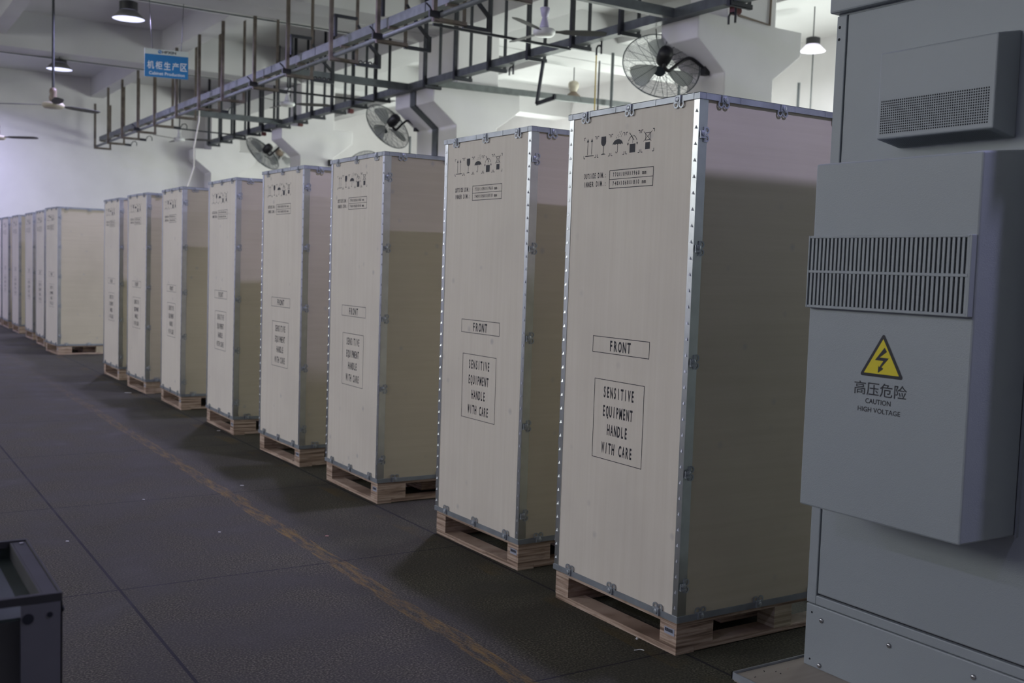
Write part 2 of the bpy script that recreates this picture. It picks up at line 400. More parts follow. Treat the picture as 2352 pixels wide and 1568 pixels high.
def make_crate(label, loc, rotz):
    t = thing('shipping_crate', label, 'crate', loc, 'plywood shipping crates in a row', rotz)
    i = .012; zb = .142; zt = 1.938
    # pallet: deck with blocks and boards under it
    deck = MB().box(i, DEP - i, i, WID - i, .105, .120).build('pallet', M['lam'], t)
    bl = [(i, .187), (.50, .59), (DEP - .187, DEP - i)]; rows = [(i, .10), (.337, .428), (WID - .10, WID - i)]
    for bx, (x0, x1) in enumerate(bl):
        for by, (y0, y1) in enumerate(rows):
            if bx != 1 and by == 1: continue
            MB().box(x0, x1, y0, y1, .022, .105).build('block', M['lampale'] if bx == 1 else M['lam'], deck)
    MB().box(.36, .73, .15, .62, .022, .105).build('light_stop_block', M['lam'], deck)  # added inside the pallet to stop light coming through under the deck
    for x0, x1 in ((i, .10), (DEP - .10, DEP - i)): MB().box(x0 + .001, x1 - .001, i + .001, WID - i - .001, 0, .022).build('bottom_board', M['lam'], deck)
    for k_, (y0, y1) in enumerate(rows): MB().box(.36 if k_ == 1 else .10, DEP - .10, y0 + .001, y1 - .001, .004, .022).build('bottom_board', M['lam'], deck)
    lb = MB().box(i - .0012, i - .0002, .022, .075, .066, .091).build('barcode_label', M['label'], deck)
    pr = Print((i - .0018, 0, 0), (0, -1, 0), (0, 0, 1)); a = -.071; k = 0
    while a < -.028:
        w = (.0012, .0022, .0009, .0016)[k % 4]; pr.poly([(a, .075), (a + w, .075), (a + w, .087), (a, .087)]); a += w + (.0012, .0008, .0017)[k % 3]; k += 1
    pr.build('barcode', M['ink'], deck)
    # panels
    fx = .008
    front = MB().box(fx, fx + .009, .012, WID - .012, .13, 1.95).build('front_panel', M['ply'], t)
    MB().box(DEP - .017, DEP - .008, .012, WID - .012, .13, 1.95).build('back_panel', M['plyside'], t)
    MB().box(.012, DEP - .012, .008, .017, .13, 1.95).build('side_panel', M['plyside'], t)
    MB().box(.012, DEP - .012, WID - .017, WID - .008, .13, 1.95).build('side_panel', M['plyside'], t)
    MB().box(.004, DEP - .004, .004, WID - .004, 1.946, 1.957).build('lid', M['ply'], t)
    def frame(name, z0, z1, th, o):
        b = MB()
        b.box(o, o + th, o, WID - o, z0, z1); b.box(DEP - o - th, DEP - o, o, WID - o, z0, z1)
        b.box(o + th, DEP - o - th, o, o + th, z0, z1); b.box(o + th, DEP - o - th, WID - o - th, WID - o, z0, z1)
        return b
    e = frame('lid_edging', zt, HT, .004, 0)
    for x in (.03, .19, .46, .62, .9): e.box(x, x + .006, -.0012, .001, zt, HT)   # pressed joints
    for y in (.03, .23, .46, .62, .735): e.box(-.0012, .001, y, y + .006, zt, HT)
    e.box(0, .03, 0, WID, HT - .002, HT); e.box(DEP - .03, DEP, 0, WID, HT - .002, HT); e.box(.03, DEP - .03, 0, .03, HT - .002, HT); e.box(.03, DEP - .03, WID - .03, WID, HT - .002, HT)
    e.build('lid_edging', M['galv'], t)
    frame('base_edging', .120, zb, .004, .002).build('base_edging', M['baserail'], t)
    for sx in (0, 1):
        for sy in (0, 1):
            b = MB(); X = lambda x: DEP - x if sx else x
            Y = lambda y: WID - y if sy else y
            def bx(x0, x1, y0, y1, z0, z1): b.box(min(X(x0), X(x1)), max(X(x0), X(x1)), min(Y(y0), Y(y1)), max(Y(y0), Y(y1)), z0, z1)
            bx(.0052, .008, .005, .032, zb, zt); bx(.0052, .045, .0052, .008, zb, zt)
            if sx == 0:
                z = zb + .03; k = 0
                while z < zt - .02:   # punched triangular teeth
                    yy = .019 if sy == 0 else .019
                    p = [(.0050, yy - .006, z - .005), (.0050, yy + .005, z - .004), (.0050, yy - .001, z + .008)]
                    p = [Vector((q[0], Y(q[1]), q[2])) for q in p]; b.add(p + [p[0] + Vector((-.004, 0, 0)), p[1] + Vector((-.0015, 0, 0))], [(0, 1, 2), (3, 4, 2), (0, 3, 2), (1, 2, 4), (0, 1, 4, 3)]); z += .0557
            b.build('corner_strip', M['galvlight'], t)
    for y in (.108, .379, .65):
        make_clip(t, (.004, y, zt), (0, 1, 0), (0, 0, -1), (-1, 0, 0)); make_clip(t, (.005, y, zb), (0, 1, 0), (0, 0, 1), (-1, 0, 0))
    for x in (.113, .40, .69, .977):
        for y, n in ((.004, -1), (WID - .004, 1)):
            make_clip(t, (x, y, zt), (1, 0, 0), (0, 0, -1), (0, n, 0)); make_clip(t, (x, y + .002 * -n, zb), (1, 0, 0), (0, 0, 1), (0, n, 0))
    for z in (.25, .65, 1.04, 1.432, 1.82):
        for y, n in ((.005, -1), (WID - .005, 1)):
            make_clip(t, (.030, y, z), (0, 0, 1), (1, 0, 0), (0, n, 0), 'corner_clip')
    # stencilled print on the front, a = -y
    pr = lambda: Print((fx - .0006, 0, 0), (0, -1, 0), (0, 0, 1))
    g = pr(); w = .0027
    # frame corners between the five handling symbols
    ed = (-.666, -.580, -.493, -.405, -.316, -.235); L = .011
    for q, (a0, a1) in enumerate(zip(ed[:-1], ed[1:])):
        a0 += .0045; a1 -= .0045
        for aa, sa in ((a0, 1), (a1, -1)):
            for bb, sb in ((1.780, 1), (1.860, -1)): g.line((aa, bb), (aa + sa * L * .8, bb), w); g.line((aa, bb), (aa, bb + sb * L), w)
    ha = .0034
    for a in (-.638, -.612):   # this way up
        g.line((a, 1.793), (a, 1.842), ha * .7); g.poly([(a - .0065, 1.842), (a + .0065, 1.842), (a, 1.856)])
    g.line((-.652, 1.7885), (-.598, 1.7885), ha)
    c = -.5375                # goblet
    bowl = [(c - .0145, 1.856), (c - .0155, 1.836)] + [(c + .0155 * math.cos(th), 1.836 - .016 * math.sin(th)) for th in [PI - k * PI / 8 for k in range(1, 8)]] + [(c + .0155, 1.836), (c + .0145, 1.856)]
    g.poly(bowl); g.line((c, 1.822), (c, 1.790), .003); g.poly([(c - .0155, 1.7875), (c + .0155, 1.7875), (c + .006, 1.7915), (c - .006, 1.7915)])
    c = -.450                 # umbrella
    dome = [(c + .031 * math.cos(th), 1.818 + .021 * math.sin(th)) for th in [k * PI / 10 for k in range(11)]]
    sc = []
    for k in range(4):
        for j in range(1, 4): sc.append((c - .031 + .0155 * (k + j / 3.0), 1.818 + (.004 * math.sin(PI * j / 3.0) if j < 3 else 0)))
    g.poly(dome + sc[:-1]); g.line((c, 1.822), (c, 1.792), .0022); g.pl([(c, 1.794), (c - .003, 1.7885), (c - .009, 1.7885), (c - .011, 1.794)], .0022)
    for k, (da, db) in enumerate(((-.006, 0), (.008, .002), (.022, .003), (.002, .009), (.016, .011), (.028, .010), (.012, .019), (.022, .020))):
        g.line((c + da - .004, 1.8425 + db), (c + da, 1.848 + db), .0018)
    c = -.3615                # do not roll
    g.poly([(c - .0165, 1.783), (c + .0165, 1.783), (c + .0165, 1.815), (c - .0165, 1.815)])
    for sgn in (-1, 1):
        pts = [(c + sgn * .027 * math.cos(th), 1.812 + .033 * math.sin(th)) for th in [.12 + k * 1.30 / 8 for k in range(9)]]
        for q in (0, 2, 3, 5, 6): g.line(pts[q], pts[q + 1], .0024)
        g.line(pts[4], pts[5], .0024); g.line(pts[7], pts[8], .0024)
        g.poly([(pts[0][0] - .005, 1.818), (pts[0][0] + .005, 1.818), (pts[0][0], 1.809)])
    g.line((c, 1.817), (c, 1.848), .0016); g.line((c - .020, 1.857), (c + .008, 1.828), .003)
    c = -.275                 # do not stack
    g.poly([(c - .013, 1.789), (c + .013, 1.789), (c + .013, 1.814), (c - .013, 1.814)])
    g.rect(c - .013, 1.822, c + .013, 1.848, .0022); g.line((c - .024, 1.818), (c + .024, 1.8535), .002); g.line((c - .024, 1.8535), (c + .020, 1.817), .002)
    g.build('handling_symbols', M['ink'], front)
    d = pr()
    d.mono('OUTSIDE DIM.:', -.654, 1.7005, -.513, 1.7205); d.mono('INNER DIM.:', -.654, 1.6685, -.513, 1.6885)
    d.rect(-.492, 1.657, -.237, 1.724, w); d.line((-.492, 1.6905), (-.237, 1.6905), w * .8)
    d.mono('770\u00d71090\u00d71960 mm', -.472, 1.7005, -.277, 1.7155); d.mono('740\u00d71060\u00d71810 mm', -.472, 1.6675, -.277, 1.6825)
    d.build('dimensions_print', M['ink'], front)
    f = pr(); f.rect(-.556, 1.032, -.218, 1.093, .0026); f.mono('FRONT', -.4515, 1.0425, -.3245, 1.0815); f.build('front_print', M['ink'], front)
    k = pr(); k.rect(-.535, .6255, -.237, .930, .0026)
    for s_, a0, a1, b0 in (('SENSITIVE', -.478, -.293, .8640), ('EQUIPMENT', -.478, -.298, .7915), ('HANDLE', -.447, -.325, .7215), ('WITH CARE', -.477, -.293, .6500)): k.mono(s_, a0, b0, a1, b0 + .041)
    k.build('care_print', M['ink'], front)
    return t
ORD = ['second', 'third', 'fourth', 'fifth', 'sixth', 'seventh', 'eighth']
CR = [(2.471, 2.723, -.08), (2.54, 3.855, .68), (2.539, 5.306, -.35), (2.54, 6.489, .83), (2.549, 7.882, -1.14), (2.551, 9.349, -1.28), (2.543, 10.57, .69), (2.568, 11.844, .36),
      (2.477, 15.009, 2.73), (2.52, 16.37, 0), (2.553, 17.65, 0), (2.555, 19.13, .2), (2.56, 20.44, .2), (2.56, 21.36, 0)]
LB = ['largest nearest plywood crate on a pallet, right behind the grey cabinet'] + ['plywood crate on a pallet, %s of the near row counted from the grey cabinet' % o for o in ORD]
LB[7] = 'plywood crate on a pallet, eighth from the grey cabinet, last before the open gap'
LB += ['plywood crate with wide yellowish side showing, first beyond the gap in the row', 'plywood crate of the far group, just left of the wide yellowish one',
       'plywood crate third in the far group beyond the gap', 'plywood crate fourth in the far group beyond the gap', 'plywood crate at the far end, cut near the left edge of the photo', 'sliver of the farthest plywood crate at the left edge of the photo']
proto = None
for (x, y, a), lab in zip(CR, LB):
    if proto is None: proto = make_crate(lab, (x, y, 0), math.radians(a))
    else:
        c = copy_tree(proto); c.location = (x, y, 0); c.rotation_euler = (0, 0, math.radians(a)); c['label'] = lab

# ------------------------------------------------------------------ grey equipment cabinet and the crate base it stands on
t = TH('crate_base', 'low plywood crate base with metal edging under the grey cabinet', 'pallet', (2.9, 1.75, 0))
bx0, bx1, by0, by1 = 2.29, 3.40, 1.28, 2.268
deck = t.part(MB().box(bx0 + .006, bx1 - .006, by0 + .006, by1 - .006, .112, .1335), 'deck', M['deckply'])
e = MB().box(bx0, bx0 + .004, by0, by1, .118, .140); e.box(bx1 - .004, bx1, by0, by1, .118, .140); e.box(bx0, bx1, by0, by0 + .004, .118, .140); e.box(bx0, bx1, by1 - .004, by1, .118, .1400)
t.part(e, 'metal_edging', M['galv'])
for x0, x1 in ((bx0 + .012, bx0 + .187), (2.8, 2.9), (bx1 - .187, bx1 - .012)):
    for y0, y1 in ((by0 + .012, by0 + .10), (1.73, 1.82), (by1 - .10, by1 - .012)): t.part(MB().box(x0, x1, y0, y1, .022, .112), 'block', M['lam'])
    t.part(MB().box(x0 + .001, x1 - .001, by0 + .013, by1 - .013, 0, .022), 'bottom_board', M['lam'])
XF = 2.557; yL = 2.225; yR = 1.383
t = TH('equipment_cabinet', 'tall grey outdoor equipment cabinet with door-mounted cooling unit in right foreground', 'cabinet', (2.9, 1.804, .1335))
xb = 3.26; zc = 2.132
b = MB().box(XF + .02, xb, yR + .001, yL - .001, .333, zc)
b.box(XF, XF + .02, yL - .036, yL, .333, zc); b.box(XF, XF + .02, yR, yR + .036, .333, zc)
b.box(XF, XF + .02, yR + .036, yL - .036, .333, .362); 
body = t.part(b, 'body', M['cab'], bevel=.003)
hb = MB()
for z in (2.098, 2.062): hb.lathe([(.0045, 0), (.0045, .0006)], (XF - .0002, 2.2135, z), (-1, 0, 0), 12)
t.part(hb, 'screw_holes', M['hole'], body)
t.part(MB().box(XF + .012, XF + .0198, yR + .0365, yL - .0365, .3625, 2.130), 'door_gap_shade', M['gap'], body)  # dark sheet that paints the shade inside the gap round the door
t.part(MB().box(XF, XF + .018, yR + .043, yL - .0415, .3685, 2.1315), 'door', M['cab'], bevel=.004)
pl = t.part(MB().box(XF, xb, yR, yL, .1335, .3305), 'plinth', M['cab'], bevel=.004)
for y, z in ((2.162, .290), (2.161, .142 + .006), (1.913, .292), (1.643, .293), (1.64, .15)):
    t.part(MB().lathe([(.0075, 0), (.0075, .003), (.005, .0055), (.002, .006)], (XF, y, z), (-1, 0, 0), 14), 'screw', M['screw'], pl, smooth=True)
hb = MB()
for y, z in ((2.201, .305), (2.200, .157)): hb.lathe([(.0032, 0), (.0032, .0006)], (XF - .0002, y, z), (-1, 0, 0), 10)
t.part(hb, 'screw_holes', M['hole'], pl)
b = MB().box(XF - .022, xb + .03, yR - .016, yL + .012, zc + .006, 2.36)
t.part(b, 'roof_cap', M['cab'], bevel=.006)
t.part(MB().box(XF + .004, xb, yR + .004, yL - .004, zc, zc + .006), 'roof_seal', M['cab'])
# vent hood
hx = 2.458; h0, h1 = 1.623, 1.9785
b = MB().prism([(hx, h0, 1.735), (XF, h0, 1.719), (XF, h0, 1.992), (hx, h0, 1.972)], (0, h1 - h0, 0))
hood = t.part(b, 'vent_hood', M['cab'], bevel=.004)
b = MB(); r = .0024
for j in range(14):
    for i in range(49):
        y = 1.965 - .325 * i / 48; z = 1.8375 - .0865 * j / 13
        b.add([(hx - .0004, y + r * math.cos(q * PI / 4), z + r * math.sin(q * PI / 4)) for q in range(8)], [tuple(range(8))])
t.part(b, 'perforation', M['hole'], hood)
b = MB(); r = .002
for j in range(12):
    for i in range(49):
        y = 1.960 - .315 * i / 48; x = hx + .014 + .0062 * j; z = 1.735 - .016 * (x - hx) / (XF - hx) - .0005
        b.add([(x + r * math.cos(q * PI / 3), y + r * math.sin(q * PI / 3), z) for q in range(6)], [tuple(range(6))])
t.part(b, 'underside_perforation', M['hole'], hood)
# heat-exchanger unit with louvre grille and warning print
ux = 2.316; u0, u1 = 1.548, 2.0605; z0, z1 = .700, 1.660
unit = t.part(MB().prism([(ux, u0, z0), (XF - .012, u0, z0), (XF - .012, u0, z1 + .024), (ux, u0, z1)], (0, u1 - u0, 0)), 'cooling_unit', M['cab'], bevel=.005)
t.part(MB().box(XF - .009, XF, u0 - .004, u1 + .004, z0 - .004, z1 + .02), 'mounting_flange', M['cab'], unit)
t.part(MB().box(XF - .0125, XF - .0085, u0 + .002, u1 - .002, z0 + .002, z1 + .015), 'seal', M['gap'], unit)
gx = ux - .02; g0, g1, gz0, gz1 = 1.5515, 2.058, 1.261, 1.4605
b = MB(); s0, s1 = g0 + .006, g1 - .005
b.box(gx, ux, g0, s0, gz0, gz1); b.box(gx, ux, s1, g1, gz0, gz1); b.box(gx, ux, s0, s1, gz0, 1.269); b.box(gx, ux, s0, s1, 1.4535, gz1); b.box(gx, ux, s0, s1, 1.3575, 1.3655)
grille = t.part(b, 'louvre_grille', M['cab'], unit, bevel=.0015)
b = MB(); n = 37; p = (s1 - s0) / n
for k in range(n):
    y = s1 - (k + 1) * p
    for a, c in ((1.269, 1.3575), (1.3655, 1.4535)): b.box(gx + .001, gx + .006, y + p * .02, y + p * .56, a, c)
t.part(b, 'louvre_slats', M['cab'], unit)
b = MB().box(ux - .003, ux - .001, s0, s1, 1.269, 1.4535)
t.part(b, 'dark_filter', M['hole'], unit)
b = MB(); z = 1.276
while z < 1.45: b.box(ux - .0045, ux - .003, s0, s1, z, z + .0009); z += .0092
t.part(b, 'filter_wires', M['galvdark'], unit)
P = lambda o_: Print((ux - o_, 0, 0), (0, -1, 0), (0, 0, 1))
def rtri(r, pts, n=6):
    """rounded triangle around pts"""
    out = []; cx = sum(p[0] for p in pts) / 3; k = len(pts)
    for i in range(3):
        p = Vector(pts[i]); q = Vector(pts[(i + 1) % 3]); o_ = Vector(pts[i - 1])
        n0 = (p - o_).normalized(); n1 = (q - p).normalized(); n0 = Vector((n0.y, -n0.x)); n1 = Vector((n1.y, -n1.x))
        a0 = math.atan2(n0.y, n0.x); a1 = math.atan2(n1.y, n1.x)
        while a1 < a0: a1 += 2 * PI
        out += [(p.x + r * math.cos(a0 + (a1 - a0) * j / n), p.y + r * math.sin(a0 + (a1 - a0) * j / n)) for j in range(n + 1)]
    return out
tri = [(-1.866, 1.0935), (-1.744, 1.0935), (-1.804, 1.1955)]
q = P(.0006); q.poly(rtri(.0052, tri)); sg = t.part(q, 'warning_triangle', M['ink'], unit)
q = P(.0011); q.poly([(-1.8605, 1.0967), (-1.7495, 1.0967), (-1.804, 1.1895)]); t.part(q, 'yellow_field', M['yellow'], sg)
q = P(.0016)
q.poly([(-1.7985, 1.1675), (-1.7905, 1.1570), (-1.8125, 1.1405), (-1.7835, 1.1405), (-1.8055, 1.1155), (-1.7985, 1.1120), (-1.8155, 1.0995), (-1.8150, 1.1190), (-1.8125, 1.1145), (-1.8000, 1.1325), (-1.8270, 1.1325)])
t.part(q, 'lightning_bolt', M['ink'], sg)
q = P(.0006)
q.text('\u9ad8\u538b\u5371\u9669', -1.890, 1.037, -1.7235, 1.0735, .006)
q.text('CAUTION', -1.851, 1.0155, -1.7705, 1.0290, .012); q.text('HIGH VOLTAGE', -1.8745, .9925, -1.7395, 1.0055, .012)
t.part(q, 'warning_lettering', M['ink'], unit)
# offcuts on the base deck
for k, (x, y, a, l, mt, lab) in enumerate(((2.30, 2.225, .9, .010, 'black', 'tiny black wire offcut nearest the corner of the crate base'), (2.335, 2.214, .6, .010, 'black', 'short black wire offcut second from the corner of the crate base'),
        (2.395, 2.235, .9, .010, 'black', 'longest black wire offcut lying near the edge of the crate base'), (2.425, 2.215, .4, .005, 'black', 'tiny black wire bit between the long offcut and the cabinet foot'), (2.425, 2.196, .2, .005, 'black', 'tiny black wire bit closest to the cabinet plinth'), (2.475, 2.213, .5, .006, 'redscrap', 'tiny reddish wire bit on the crate base near the cabinet plinth'))):
    d = Vector((math.cos(a), math.sin(a), 0)) * l
    single(MB().cyl(Vector((x, y, .1347)) - d * .5, Vector((x, y, .1347)) + d * .5, .0011, 6), 'wire_offcut', M[mt], lab, 'scrap', 'wire offcuts on the crate base')

# ------------------------------------------------------------------ scraps on the floor
def fl(px, py, z=0.0):
    d = AX[2] + AX[0] * ((px - 1176) / 2428.27) - AX[1] * ((py - 784) / 2428.27); k = (z - CAMLOC.z) / d.z; return CAMLOC + d * k
p = fl(1472, 1496); 
single(MB().tube([p + Vector((.012 * math.cos(a) * 1.2, .016 * math.sin(a), .002)) for a in [0, .5, 1.0, 1.5, 1.9]] + [p + Vector((-.016, .018, .002))], .002, 6), 'cable_tie', M['scrap'], 'white curled cable tie on the floor by the nearest pallet corner', 'scrap')
single(MB().lathe([(.004, 0), (.006, .003), (.003, .007)], fl(1463, 1468), n=8), 'plastic_bead', M['scrap'], 'small white plastic bit touching the nearest pallet', 'scrap')
for px, py, mt, w, lab in ((504, 1222, 'scrap', .006, 'white paper bit on the floor between the yellow line and left joint'), (556, 1115, 'scrap', .010, 'white paper strip on the floor beside the yellow line'), (502, 989, 'scrap', .012, 'white paper scrap on the floor before the fifth crate'),
        (294, 902, 'scrap', .03, 'long white paper scrap on the floor before the seventh crate'), (751, 1231, 'redscrap', .008, 'pink plastic bit on the floor right of the yellow line'), (155, 1243, 'scrap', .007, 'white plastic bit on the floor beside the metal frame'), (330, 1147, 'scrap', .006, 'pale plastic bit on the floor left of the yellow line')):
    p = fl(px, py); single(MB().obox(p + Vector((0, 0, .0015)), (1, -.6, 0), (.6, 1, 0), (0, 0, 1), w, w * .35, .0014), 'floor_scrap', M[mt], lab, 'scrap', 'scraps lying on the floor')

# ------------------------------------------------------------------ metal frame, lower left
t = TH('metal_frame', 'dark metal cabinet frame with grey corner post at lower left of photo', 'frame', (-.2, 2.14, 0))
x1 = .330; ya, yb = 1.94, 2.349; x0 = -.65
b = MB().box(x1 - .030, x1, ya + .012, yb - .012, .744, .75); b.box(x0, x1, yb - .012, yb, .738, .753); b.box(x0, x1, ya, ya + .012, .738, .753); b.box(x0, x0 + .046, ya + .012, yb - .012, .744, .75); b.box(x1 - .004, x1, ya + .012, yb - .012, .735, .753); b.box(x1 - .034, x1 - .030, ya + .012, yb - .012, .71, .750)
t.part(b, 'top_rim', M['rim'], bevel=.001)
b = MB().box(x0 + .05, x1 - .034, ya + .002, yb - .004, .712, .718); b.box(x0 + .05, x1 - .034, yb - .010, yb - .006, .718, .738); b.box(x0, x1 - .07, yb - .004, yb - .001, .02, .738)
t.part(b, 'tray', M['tabledark'])
for xp0, xp1, yp0, yp1 in ((x1 - .067, x1, ya, ya + .05), (x1 - .067, x1, yb - .05, yb), (x0, x0 + .067, ya, ya + .05), (x0, x0 + .067, yb - .05, yb)):
    b = MB(); s_ = .003
    b.box(xp0, xp1, yp0 if yp0 == ya else yp1 - s_, (yp0 + s_) if yp0 == ya else yp1, 0, .738)
    b.box(xp1 - s_ if xp1 == x1 else xp0, xp1 if xp1 == x1 else xp0 + s_, yp0, yp1, 0, .738); t.part(b, 'corner_post', M['tablepaint'])
t.part(MB().lathe([(.0095, 0), (.0095, .0008)], (.2745, ya - .0002, .7135), (0, -1, 0), 16), 'bolt_hole', M['hole'])
t.part(MB().lathe([(.005, 0), (.005, .0008)], (.3095, ya - .0002, .7165), (0, -1, 0), 12), 'bolt_hole', M['hole'])
t.part(MB().lathe([(.006, 0), (.006, .006), (.003, .008)], (x1, ya + .03, .715), (1, 0, 0), 10), 'bolt', M['darksteel'])
t.part(MB().lathe([(.006, 0), (.006, .003)], (.262, 2.26, .718), (0, 0, 1), 12), 'rivet', M['screw']); t.part(MB().lathe([(.0045, 0), (.0045, .003)], (x1 - .015, 2.315, .75), (0, 0, 1), 12), 'rivet', M['screw'])
t.part(MB().box(x0, x1 - .067, ya + .01, yb - .01, .30, .31), 'shelf', M['tabledark'])
t.part(MB().cyl((.02, 2.01, .728), (.225, 2.01, .728), .009, 10), 'rod', M['black'])

# ------------------------------------------------------------------ overhead track
def hanger(label, xa, xb, y, zb, leg, mat, group, top=None, lug=False):
    zt = ZS
    for y0, y1 in COLY:
        if y0 - .03 < y < y1 + .03: zt = ZB
    t = TH('track_hanger', label, 'hanger', ((xa + xb) / 2, y, zb), group)
    for x, c in ((xa, 1), (xb, -1)):
        zz = zt
        for bx0_, bx1_, zz_ in ((4.70, 4.97, 4.75), (7.19, 7.844, 4.58)):
            if bx0_ - leg < x < bx1_ + leg: zz = min(zt, zz_)
        b = MB().box(x - leg / 2, x + leg / 2, y - .0025, y + .0025, zb, zz); b.box(x - leg / 2 if c > 0 else x + leg / 2 - .004, x - leg / 2 + .004 if c > 0 else x + leg / 2, y, y + leg * .9, zb, zz)
        t.part(b, 'leg', mat)
    b = MB().box(xa - leg / 2, xb + leg / 2, y - .022, y - .017, zb - .004, zb + .036); b.box(xa - leg / 2, xb + leg / 2, y - .022, y + .02, zb - .004, zb + .001)
    t.part(b, 'crossbar', mat)
    if lug: t.part(MB().box(xb - .20, xb - leg / 2, y - .02, y + .02, 3.772, 3.797), 'support_lug', mat)
    return t
ys1 = [24.19, 22.9, 21.65, 20.38, 19.18, 17.76, 16.48, 15.31, 13.93, 12.70, 11.34, 10.11, 8.88, 7.76, 6.5, 5.25, 4.0]
names = ['farthest', 'second farthest', 'third farthest', 'fourth farthest', 'fifth farthest', 'sixth farthest', 'seventh farthest', 'eighth farthest', 'ninth farthest', 'tenth farthest', 'eleventh farthest', 'twelfth farthest', 'thirteenth farthest', 'fourteenth farthest', 'fifteenth farthest', 'sixteenth farthest', 'seventeenth farthest']
HG = []
for k, y in enumerate(ys1[:14]):
    HG.append(hanger('U-shaped rusty steel hanger of the aisle-side track, %s' % ('the farthest, beside the back wall' if k == 0 else names[k] + ' from the camera'), 4.735, 5.045, y, 3.615, .040, M['rust'], 'hangers of the aisle-side track', lug=True))
# brackets and braces welded to some of the hangers
for k, (dx, zc_) in {9: (.26, 4.12), 10: (.26, 4.12), 11: (.26, 4.12)}.items():
    h_ = HG[k]; y = ys1[k]; o = h_
    b = MB().beam((5.045 - dx - .02, y + .01, zc_), (5.045, y + .01, zc_), .03, .035); b.beam((5.045 - dx, y + .01, zc_), (5.045 - dx, y + .01, 3.89), .03, .035)
    o.part(b, 'drop_bracket', M['darksteel'])
for k in (9, 10, 11, 12):
    y = ys1[k]
    b = MB().beam((5.05, y + .012, 4.05), (5.20, y + .012, 3.86), .035, .03); b.beam((5.20, y + .012, 3.86), (5.33, y + .012, 3.74), .035, .03); b.beam((5.33, y + .012, 3.76), (5.33, y + .012, 3.60), .04, .04)
    b.beam((5.04, y + .012, 3.615), (5.35, y + .012, 3.615), .035, .035)
    HG[k].part(b, 'side_brace', M['darksteel'])
    if k in (9, 10):
        b = MB()
        for j in range(4):
            cx = 5.10 + j * .06; b.tube([(cx + .022 * math.cos(a), y + .01, 3.637 + .022 * math.sin(a)) for a in [q * PI / 6 for q in range(7)]], .008, 6)
        HG[k].part(b, 'hanging_chain', M['black'])
for k in (1, 2, 4, 6, 8):   # small hooked clamps on the far side
    y = ys1[k]; b = MB().beam((5.06, y, 3.63), (5.19, y, 3.625), .04, .045); b.tube([(5.19, y, 3.645), (5.22, y, 3.70), (5.27, y, 3.715), (5.30, y, 3.68), (5.30, y, 3.62)], .008, 6)
    HG[k].part(b, 'hooked_clamp', M['darksteel'])
for k in (8, 9, 11, 12, 3):   # dark clamps on the near leg
    y = ys1[k]; b = MB().box(4.65, 4.757, y - .05, y - .025, 3.64, 3.70); b.tube([(4.69, y - .02, 3.69), (4.66, y - .03, 3.73), (4.62, y - .03, 3.76)], .008, 6)
    HG[k].part(b, 'clamp', M['black'])
def channel(x0, x1, ya, yb, z0, z1, th=.006):
    b = MB().box(x0, x0 + th, ya, yb, z0, z1); b.box(x0 + th, x1, ya, yb, z0, z0 + th); b.box(x0 + th, x1, ya, yb, z1 - th, z1); return b
o = TH('track_channel', 'long grey steel channel of the aisle-side overhead track', 'track', (4.9, 16.5, 3.80))
o.part(channel(4.85, 4.945, 6.0, 24.35, 3.798, 3.892), 'channel', M['trackgalv'])
b = MB()
for y in (22.2, 21.3, 19.4, 18.6, 16.2, 15.8, 13.6, 12.1, 10.5, 9.3): b.box(4.846, 4.85, y, y + .012, 3.80, 3.89)
o.part(b, 'joint_plates', M['darksteel'])
single(MB().cyl((4.785, 6.0, 3.676), (4.785, 24.3, 3.676), .0245, 12), 'track_pipe', M['trackgalv'], 'long round pipe lying on the crossbars of the aisle-side hangers', 'pipe', smooth=True)
ys2 = [22.48, 21.65, 20.79, 19.93, 19.15, 18.35, 17.52, 16.75, 15.9, 15.1, 14.3, 12.75, 11.93, 11.10, 10.24, 9.39, 8.55, 7.0, 6.2]
n2 = names + ['nearest but one', 'nearest']
for k, y in enumerate(ys2[:18]):
    hanger('U-shaped dark steel hanger of the column-side track, %s' % (n2[k] + ' from the camera' if k < 17 else 'nearest, above the first column'), 6.676, 6.89, y, 3.735 - .02, .044, M['darksteel'], 'hangers of the column-side track')
o = TH('track_channel', 'long grey steel channel of the column-side overhead track', 'track', (6.76, 15, 3.75))
o.part(channel(6.70, 6.815, 5.6, 22.75, 3.752, 3.842), 'channel', M['galvdark'])
for k, (y, lab) in enumerate(((18.215, 'grey steel cross channel between the tracks at the third column'), (13.30, 'grey steel cross channel between the tracks at the double column'), (7.79, 'grey steel cross channel between the tracks at the nearest column'))):
    b = MB().box(5.0, 6.695, y - .003, y + .003, 3.752, 3.842); b.box(5.0, 6.695, y, y + .07, 3.752, 3.758); b.box(5.0, 6.695, y, y + .07, 3.836, 3.842)
    single(b, 'cross_channel', M['galvdark'], lab, 'track', 'cross channels between the two tracks')
single(MB().beam((6.83, 12.70, 3.785), (10.05, 12.60, 3.83), .05, .085), 'cross_channel', M['trackgalv'], 'pale grey steel cross channel running on into the bay behind the columns', 'track')
for y0_, y1_, lab in ((9.42, 9.47, 'thin dark tie rod between the tracks near the first column'), (14.46, 14.40, 'thin dark tie rod between the tracks behind the double column'), (20.0, 20.2, 'thin dark tie rod between the tracks at the far end')):
    single(MB().beam((5.0, y0_, 3.72), (6.70, y1_, 3.72), .022, .026), 'tie_rod', M['darksteel'], lab, 'rod', 'tie rods between the two tracks')
